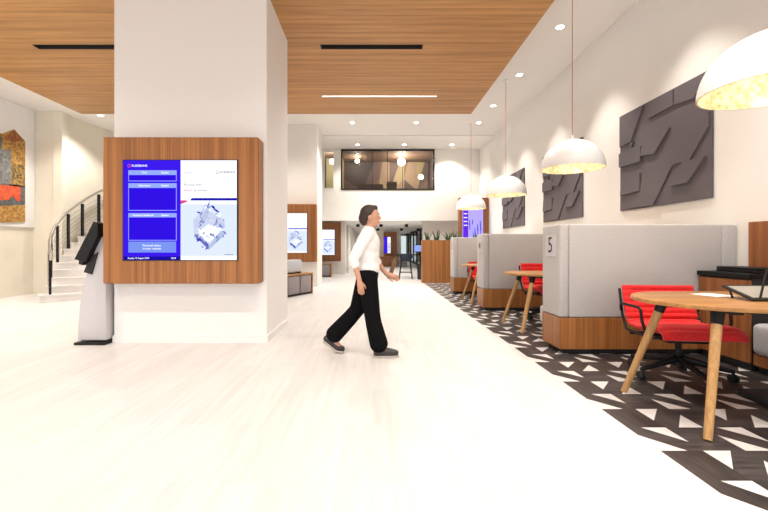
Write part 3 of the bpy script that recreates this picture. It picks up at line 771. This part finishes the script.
# media wall with a purple screen
t = thing('media_wall', 'tall wood panel holding the purple screen behind the planter', 'display', (3.39, 13.6, 0)); o = (3.39, 13.6, 0)
MB().box(2.90, 3.885, 13.45, 13.68, 0, 2.83, .006, 1).build('wood_surround', M['walnut_v'], t, o)
s = MB().box(3.01, 3.70, 13.444, 13.45, 1.15, 2.50).build('screen', GL['lilac'], t, o, smooth=0, label='lit purple screen')
MB().box(3.03, 3.20, 13.441, 13.444, 1.2, 2.46).build('purple_column', GL['purple'], s, o, smooth=0)
for k in range(12):
    x = 3.22 + (k * 37 % 46) / 100; z = 1.35 + (k * 53 % 70) / 100
    MB().box(x, x + .03, 13.4405, 13.444, z, z + .12 + .05 * (k % 4)).build('dark_figure', GL['mid'], s, o, smooth=0)
for k in range(5):
    MB().box(3.05, 3.17, 13.4395, 13.441, 2.40 - k * .13, 2.43 - k * .13).build('caption_line', GL['text'], s, o, smooth=0)

# ---- low benches with cube stools
def bench(name_label, cx_, cy_, rz, L, Dp, cubes):
    t = thing('low_bench', name_label, 'bench', (cx_, cy_, 0), rz)
    b = MB(); b.box(-L / 2, L / 2, -Dp / 2, Dp / 2, .485, .525, .003, 1); b.box(-L / 2, -L / 2 + .03, -Dp / 2, Dp / 2, 0, .485); b.box(L / 2 - .03, L / 2, -Dp / 2, Dp / 2, 0, .485)
    b.build('frame', M['oak_h'], t)
    MB().box(-L / 2 + .031, L / 2 - .031, -Dp / 2 + .03, Dp / 2 - .01, .004, .05).build('plinth', M['black_m'], t)
    MB().box(-L / 2 + .031, L / 2 - .031, Dp / 2 - .05, Dp / 2 - .012, .052, .48).build('back_panel', M['black_m'], t)
    n = cubes; w = (L - .06) / n
    for k in range(n):
        x = -L / 2 + .03 + k * w
        MB().box(x + .03, x + w - .03, -Dp / 2 + .012, Dp / 2 - .06, .055, .47, .012, 2).build('upholstered_panel', M['fab_m'], t, label='mauve grey upholstered front')
# bench beside the pier, turned toward the aisle
dv = Vector((-1.506 + 1.957, 10.04 - 9.1)).normalized(); Lb = 2.0
fx, fy = -1.506 - dv.x * Lb / 2, 10.04 - dv.y * Lb / 2
nx_, ny_ = -dv.y, dv.x
bench('low oak bench with mauve upholstered fronts behind the white column', fx + nx_ * .25, fy + ny_ * .25, math.atan2(dv.y, dv.x), Lb, .5, 4)
bench('small low bench under the far reddish framed display', -2.25, 15.85, 0, 1.25, .5, 2)
t = thing('bench_cushion', 'mauve block cushion standing on the low oak bench', 'cushion', (-1.95, 9.55, .526), math.atan2(dv.y, dv.x))
MB().box(-.35, .32, -.08, .10, .03, .33, .03, 3).build('cushion_body', M['fab_l'], t)
MB().box(-.33, .30, -.07, .09, 0, .03).build('base', M['black_m'], t)

# ---- high table, stool, bin, monitors in the passage
t = thing('high_table', 'dark high table with a slanted timber leg in the far opening', 'table', (1.5, 15.0, 0)); o = (1.5, 15.0, 0)
MB().box(.80, 2.3, 14.75, 15.15, .86, .90, .004, 1).build('tabletop', M['black'], t, o)
MB().prism([(.52, 0), (.68, 0), (.97, .86), (.83, .86)], 14.85, 15.05, 'Y').build('leg', M['dark_leg'], t, o, label='slanted brown timber leg')
MB().prism([(2.2, 0), (2.3, 0), (2.25, .86), (2.12, .86)], 14.85, 15.05, 'Y').build('leg', M['black'], t, o)
t = thing('bar_stool', 'navy shell bar stool with thin black legs at the dark high table', 'stool', (1.19, 14.55, 0)); o = (1.19, 14.55, 0)
b = MB()
pts = [(.97, .93), (1.41, .93), (1.43, .80), (1.36, .68), (1.02, .68), (.95, .80)]
b.prism(pts, 14.36, 14.40, 'Y', .01); b.box(.98, 1.40, 14.36, 14.74, .66, .70, .012)
b.build('seat', M['navy'], t, o)
for sx in (-1, 1):
    for sy in (-1, 1): MB().rod((1.19 + sx * .16, 14.55 + sy * .14, .66), (1.19 + sx * .24, 14.55 + sy * .2, 0.0), .013, n=8).build('leg', M['black'], t, o)
for sy in (-1, 1): MB().rod((.985, 14.55 + sy * .18, .25), (1.395, 14.55 + sy * .18, .25), .009, n=8).build('footrest', M['black'], t, o)
tag(MB().lathe([(0, 0), (.12, 0), (.15, .52), (.14, .52), (.13, .02), (0, .02)], (1.73, 14.45, 0), 20).build('waste_bin', M['black_m']), 'black waste bin under the dark high table beside the planter', 'bin')
for i, x in enumerate((1.75, 2.22)):
    t = thing('desk_monitor', ['lit monitor on the dark high table beside the stool', 'lit monitor on the dark high table beside the planter'][i], 'monitor', (x, 15.0, .90)); o = (x, 15.0, .90)
    MB().box(x - .21, x + .21, 15.0, 15.03, .98, 1.25, .004, 1).build('housing', M['black'], t, o)
    MB().box(x - .20, x + .20, 14.997, 15.0, 1.0, 1.235).build('screen', GL['bar'], t, o, smooth=0)
    MB().box(x - .02, x + .02, 15.01, 15.03, .91, .99).box(x - .10, x + .10, 14.95, 15.08, .901, .912).build('foot', M['black'], t, o)
t = thing('wood_counter', 'long low wooden counter on the passage floor below the purple display', 'counter', (.9, 24.5, 0)); o = (.9, 24.5, 0)
MB().box(.0, 1.4, 24.0, 24.6, .02, .55, .005, 1).build('body', M['walnut_v'], t, o)
MB().box(-.02, 1.42, 23.98, 24.62, .551, .59, .004, 1).build('counter_top', M['oak_h'], t, o)
tag(MB().box(1.5, 2.05, 23.9, 24.4, 0, .32, .02).build('cube_stool', M['fab_m']), 'low grey cube stool beyond the bar stool legs', 'stool')

# ---- stair
t = thing('staircase', 'pale stone staircase curving up behind the white column', 'staircase', (SCX, SCY, 0)); o = (SCX, SCY, 0)
N = 17; A0 = 223.5
for k in range(N):
    a0, a1 = R(A0 - 5.1 * k), R(A0 - 5.1 * (k + 1) - 1.0)
    r0, r1 = 2.05, 3.3 + (.12 if k == 0 else 0)
    z1 = .16 * (k + 1); z0 = max(0.0, z1 - .34)
    b = MB(); b.prism([(SCX + r * math.cos(a), SCY + r * math.sin(a)) for r, a in ((r0, a0), (r1, a0), (r1, (a0 + a1) / 2), (r1, a1), (r0, a1))], z0, z1 - .03, 'Z')
    st = b.build('step', M['marble'], t, o, smooth=0)
    n = R(.4); b = MB(); b.prism([(SCX + r * math.cos(a), SCY + r * math.sin(a)) for r, a in ((r0, a0 + n), (r1 + .01, a0 + n), (r1 + .01, (a0 + a1) / 2), (r1 + .01, a1), (r0, a1))], z1 - .03, z1, 'Z')
    b.build('tread', M['marble'], st, o, smooth=0)
def arc(deg, r=3.24): return SCX + r * math.cos(R(deg)), SCY + r * math.sin(R(deg))
t = thing('stair_railing', 'black and steel stair railing with thin horizontal rods', 'railing', (SCX, SCY, 0))
posts = [(A0 - 1.2 - 10.2 * k, .16 * (1 + 2 * k)) for k in range(8)]
for d, z in posts:
    x, y = arc(d)
    MB().box(-.036, .036, -.022, .022, .001, .86, .003, 1, rot=R(d + 90), at=(x, y, z)).build('post', M['black'], t, o)
def zline(d): return .16 * (1 + 2 * (A0 - 1.2 - d) / 10.2)
degs = [A0 - 1.2 + 1.5 - k * 2 for k in range(38)]
def run(h, r=3.24): return [(*arc(d, r), zline(d) + h) for d in degs]
b = MB(); pr = run(.93)
x, y = arc(degs[0] + 1.5); pr = [(x, y, pr[0][2] - .16), (x, y, pr[0][2] - .03)] + pr
b.tube(pr, .030, 10); b.build('handrail', M['chrome'], t, o, smooth=60, label='steel handrail')
for k in range(6): MB().tube(run(.20 + .105 * k, 3.272), .008, 6).build('rod', M['chrome'], t, o, smooth=60)

# ---- mosaic artwork on the limestone wall
def tesserae(name, cols, scale=14):
    m, nt, bs = new_mat(name)
    tc = nt.nodes.new('ShaderNodeTexCoord'); v = nt.nodes.new('ShaderNodeTexVoronoi'); v.inputs['Scale'].default_value = scale
    nt.links.new(tc.outputs['Object'], v.inputs['Vector'])
    sp = nt.nodes.new('ShaderNodeSeparateColor'); nt.links.new(v.outputs['Color'], sp.inputs[0])
    r = nt.nodes.new('ShaderNodeValToRGB'); r.color_ramp.elements[0].color = (*cols[0], 1); r.color_ramp.elements[1].color = (*cols[1], 1)
    nt.links.new(sp.outputs[0], r.inputs['Fac']); nt.links.new(r.outputs['Color'], bs.inputs['Base Color']); bs.inputs['Roughness'].default_value = .6
    return m
AM = [tesserae('ochre mosaic', ((.22, .10, .02), (.52, .30, .07)), 22), tesserae('grey mosaic', ((.10, .10, .095), (.24, .24, .23)), 22), tesserae('red mosaic', ((.42, .05, .015), (.62, .10, .03)), 22), tesserae('rust mosaic', ((.20, .06, .02), (.36, .13, .04)), 22), tesserae('slate mosaic', ((.05, .055, .06), (.13, .14, .14)), 22), tesserae('dark ochre mosaic', ((.06, .04, .015), (.40, .24, .06)), 22)]
t = thing('mosaic_artwork', 'abstract gold, grey and red mosaic on the white wall panel by the stair', 'artwork', (-8.38, 8.8, 1.77)); o = (-8.38, 8.8, 1.77)
XA = -8.398
def ap(px, py):
    d = 8.38 * 400 / (373 - px); return (d, EYE + (247.5 - py) * d / 400)
def art(name, pts, k, th=.03, lab=None):
    MB().prism([ap(*p) for p in pts], XA, XA + th, 'X').build(name, AM[k], t, o, smooth=0, label=lab)
yb0, yb1 = 6.6, 9.66
art('mosaic_field', [(24.9, 222), (24.9, 141.3), (14, 129.5), (2, 134), (-10, 128), (-40, 122), (-40, 224.5), (0, 222.6)], 0, .026)
art('rust_gable', [(24.5, 141.6), (14, 130), (3, 137), (10, 141)], 3, .030)
art('dark_block', [(24.5, 165), (10, 165), (10, 186), (24.5, 187)], 5, .030)
art('grey_block', [(10.5, 151), (-6, 147), (-6, 184), (10.5, 183)], 1, .034)
art('slate_band', [(24.5, 186), (-20, 180), (-20, 206), (24.5, 205)], 4, .030)
art('red_band', [(20, 187), (-20, 182), (-20, 201), (8, 200), (12, 196), (16, 201), (20, 201)], 2, .036)
art('slate_gap', [(1.5, 137), (-8, 133), (-8, 222), (-6, 222), (-6, 147), (1.5, 149)], 4, .028)

# ---- terminal beside the column
t = thing('information_terminal', 'grey curved pedestal terminal with a tilted black head beside the white column', 'terminal', (-3.33, 4.86, 0)); o = (-3.33, 4.86, 0)
YT0, YT1 = 4.70, 5.02
def tp(px, py, d=4.78): return ((px - 373) * d / 400, EYE + (247.5 - py) * d / 400)
MB().box(-3.52, -3.155, 4.70, 5.02, 0, .03, .003, 1).build('base_plate', M['black'], t, o)
lft = [tp(80, 339.5), tp(80.5, 325), tp(82, 305), tp(85, 288), tp(89, 272), tp(94, 258), tp(99, 246), tp(103, 238)]
rgt = [tp(112, 234), tp(113.5, 245), tp(111, 270), tp(109.5, 300), tp(109.8, 339.5)]
rgt = [(min(x, -3.165), z) for x, z in rgt]
b = MB(); b.prism(lft + rgt, 4.74, 4.98, 'Y', .008); b.build('pedestal', M['grey_m'], t, o, smooth=50)
b = MB(); b.prism([tp(100.3, 222), tp(104.5, 224), tp(104.5, 236), tp(94, 258), tp(93, 262), tp(81.5, 259)], 4.66, 5.06, 'Y', .006); b.build('terminal_head', M['black'], t, o)
b = MB(); b.prism([tp(93, 257), tp(101, 252), tp(95, 274), tp(87, 272)], 4.72, 4.92, 'Y', .004); b.build('card_reader', M['black_m'], t, o)
b = MB(); b.prism([tp(83.5, 258), tp(88, 259.5), tp(87.5, 265), tp(83.5, 264)], 4.70, 4.85, 'Y', .003); b.build('printer_slot', M['black_m'], t, o)

# ================================================================== PERSON (walking toward +x)
PXo, PYo = -.064, 4.28
person = thing('person', 'person in white shirt and black trousers striding across the pale floor', 'person', (PXo, PYo, 0))
def remesh(mb, name, mat, vox, parent, it=6, fac=.5):
    ob = mb.build(name, mat, smooth=0)
    md = ob.modifiers.new('r', 'REMESH'); md.mode = 'VOXEL'; md.voxel_size = vox
    sm = ob.modifiers.new('s', 'SMOOTH'); sm.iterations = it; sm.factor = fac
    bpy.context.view_layer.update()
    me = bpy.data.meshes.new_from_object(ob.evaluated_get(bpy.context.evaluated_depsgraph_get()))
    ob.modifiers.clear(); ob.data = me; me.name = name
    me.materials.clear(); me.materials.append(mat)
    me.polygons.foreach_set('use_smooth', [True] * len(me.polygons))
    ob.parent = parent
    return ob
def cap(b, pts, rs, n=16):
    pts = [Vector(p) for p in pts]
    b.tube(pts, rs, n)
    for p, r in zip(pts, rs): b.ball(p, r * .995, u=16, v=10)
# local: x forward, y away from camera, z up; near side is -y (person's right)
HIPN, HIPF = (.0, -.085, .85), (.0, .085, .85)
KNEE_F, ANK_F = (.055, -.085, .455), (.14, -.08, .085)      # near leg forward
KNEE_B, ANK_B = (-.105, .085, .48), (-.385, .085, .165)      # far leg back
NECK, HEAD = (.02, 0, 1.33), (.045, 0, 1.475)
SHN, SHF = (.005, -.165, 1.285), (.02, .165, 1.285)
ELN, WRN = (-.135, -.205, 1.035), (-.075, -.21, .815)
ELF, WRF = (.075, .20, 1.03), (.215, .185, .855)
b = MB()
b.ball((.0, 0, .90), .135, (.86, 1.15, .9)); b.ball((.005, 0, 1.05), .125, (.8, 1.08, 1.2)); b.ball((.01, 0, 1.20), .14, (.78, 1.15, .95))
cap(b, [(.0, 0, .90), (.01, 0, 1.2), (.015, 0, 1.28)], [.11, .115, .075])
cap(b, [SHN, (.01, 0, 1.29), SHF], [.058, .07, .058])
cap(b, [(.012, 0, 1.27), NECK, (.035, 0, 1.41)], [.062, .052, .05])
cap(b, [HIPN, KNEE_F, (.085, -.085, .36), ANK_F], [.088, .056, .055, .036]); cap(b, [HIPF, KNEE_B, (-.16, .085, .385), ANK_B], [.088, .056, .055, .036])
cap(b, [ANK_F, (.225, -.085, .05), (.27, -.085, .04)], [.04, .04, .03]); cap(b, [ANK_B, (-.32, .085, .07), (-.285, .085, .05)], [.04, .04, .03])
cap(b, [SHN, ELN, WRN], [.050, .037, .026]); cap(b, [SHF, ELF, WRF], [.050, .037, .026])
# head
b.ball((.035, 0, 1.495), .10, (.95, .76, 1.0)); b.ball((.062, 0, 1.435), .07, (.95, .78, 1.05)); b.ball((.085, 0, 1.395), .032, (1, 1, .8))
b.ball((.135, 0, 1.462), .016, (1.2, .8, 1.0)); b.tube([(.122, 0, 1.50), (.145, 0, 1.458)], [.008, .014], 8)
b.ball((.122, 0, 1.418), .017, (.8, 1.4, .7))
for s in (-1, 1): b.ball((.028, s * .079, 1.468), .026, (.7, .35, 1.15)); b.ball((.115, s * .033, 1.508), .012, (.7, 1.5, .6))
# hands
def hand(w, d, side, thumbdir):
    w = Vector(w); d = Vector(d).normalized(); s = Vector(side).normalized(); n = d.cross(s).normalized()
    b.ball(w + d * .045, .045, (1, 1, 1)) if False else cap(b, [w, w + d * .04, w + d * .085], [.025, .031, .030])
    for i, (off, L) in enumerate(((-.027, .062), (-.009, .072), (.009, .068), (.026, .052))):
        p = w + d * .088 + s * off
        cap(b, [p, p + d * L * .5 + n * .010, p + d * L * .85 + n * .028], [.0095, .009, .0078], 8)
    p = w + d * .03 + s * -.024
    cap(b, [p, p + d * .035 - s * .022 + n * .012, p + d * .062 - s * .026 + n * .022], [.012, .0105, .0085], 8)
hand(WRN, (.14, 0, -.9), (-1, 0, -.15), 1); hand(WRF, (.9, -.05, -.35), (.3, 0, 1), 1)
body = remesh(b, 'body', M['skin'], .0062, person, 4, .5)
# hair
b = MB()
b.ball((.022, 0, 1.508), .106, (.97, .83, .97))
b.ball((-.035, 0, 1.465), .066, (.85, 1.12, 1.15)); b.ball((-.022, 0, 1.425), .055, (.85, 1.15, 1.0)); b.ball((.07, 0, 1.575), .042, (1.3, 1.35, .7))
hair = remesh(b, 'hair', M['hair'], .008, person, 3, .5)
# the hairline: high over the brow, in front of the ear, down to the nape
bm = bmesh.new(); bm.from_mesh(hair.data)
kill = [v for v in bm.verts if v.co.x > (.115 if v.co.z > 1.552 else .085 - (1.552 - v.co.z) * .62) or v.co.z < 1.385]
bmesh.ops.delete(bm, geom=kill, context='VERTS')
bmesh.ops.smooth_vert(bm, verts=[v for v in bm.verts if v.is_boundary], factor=.5, use_axis_x=True, use_axis_y=True, use_axis_z=True)
bm.to_mesh(hair.data); bm.free()
sd = hair.modifiers.new('thickness', 'SOLIDIFY'); sd.thickness = .012; sd.offset = -1
for s in (-1, 1):
    MB().ball((.120, s * .033, 1.490), .0095, (.6, 1.3, .8)).build('eye', M['eye'], person, smooth=180)
    MB().ball((.1265, s * .033, 1.490), .0048).build('pupil', M['hair'], person, smooth=180)
    MB().tube([(.128, s * .018, 1.508), (.130, s * .033, 1.512), (.118, s * .052, 1.507)], .004, 6).build('eyebrow', M['hair'], person, smooth=60)
MB().ball((.1345, 0, 1.417), .011, (.5, 1.9, .55)).build('lips', M['lips'], person, smooth=180)
# shirt
b = MB()
b.ball((.0, 0, .93), .150, (.92, 1.16, .75)); b.ball((.005, 0, 1.05), .147, (.84, 1.08, 1.2)); b.ball((.012, 0, 1.19), .158, (.82, 1.12, .95))
cap(b, [(.0, 0, .885), (.0, 0, .95), (.01, 0, 1.2), (.015, 0, 1.285)], [.128, .130, .125, .09], 20)
cap(b, [SHN, (.01, 0, 1.292), SHF], [.071, .084, .071])
cap(b, [(.012, 0, 1.28), (.018, 0, 1.335)], [.085, .066])
def mix(a, c, f): return tuple(Vector(a).lerp(Vector(c), f))
cap(b, [SHN, ELN, mix(ELN, WRN, .25)], [.072, .057, .052]); cap(b, [SHF, ELF, mix(ELF, WRF, .25)], [.072, .057, .052])
remesh(b, 'shirt', M['shirt'], .010, person, 5, .5)
# trousers
b = MB()
b.ball((.0, 0, .885), .145, (.88, 1.14, .8)); cap(b, [(0, 0, .93), (0, 0, .86)], [.118, .125], 20)
cap(b, [HIPN, KNEE_F, (.07, -.085, .36), (.125, -.08, .14)], [.112, .086, .086, .098]); cap(b, [HIPF, KNEE_B, (-.185, .085, .385), (-.355, .085, .205)], [.112, .086, .086, .095])
remesh(b, 'trousers', M['trouser'], .010, person, 5, .5)
# shoes
def shoe(an, toe, ball_, heel):
    b = MB(); cap(b, [an, heel], [.05, .046]); cap(b, [heel, ball_, toe], [.044, .046, .034])
    s = remesh(b, 'shoe', M['shoe'], .008, person, 3, .5)
    dirv = (Vector(toe) - Vector(heel)).normalized()
    return s
s1 = shoe((.135, -.08, .10), (.300, -.085, .047), (.230, -.085, .053), (.110, -.082, .055))
bm = bmesh.new(); bm.from_mesh(s1.data)
for v in bm.verts:
    if v.co.z < .012: v.co.z = .012
bm.to_mesh(s1.data); bm.free()
MB().prism([(.063, -.115), (.095, -.128), (.235, -.136), (.315, -.118), (.34, -.085), (.315, -.05), (.235, -.038), (.095, -.04), (.063, -.055)], .001, .022, 'Z', .004).build('shoe_sole', M['sole'], person, smooth=40)
s2 = shoe((-.385, .085, .175), (-.275, .085, .045), (-.325, .085, .060), (-.435, .085, .150))
MB().prism([(-.48, .122), (-.34, .016), (-.25, .004), (-.25, .022), (-.33, .036), (-.47, .146)], .045, .125, 'Y', .004).build('shoe_sole', M['sole'], person, smooth=40)
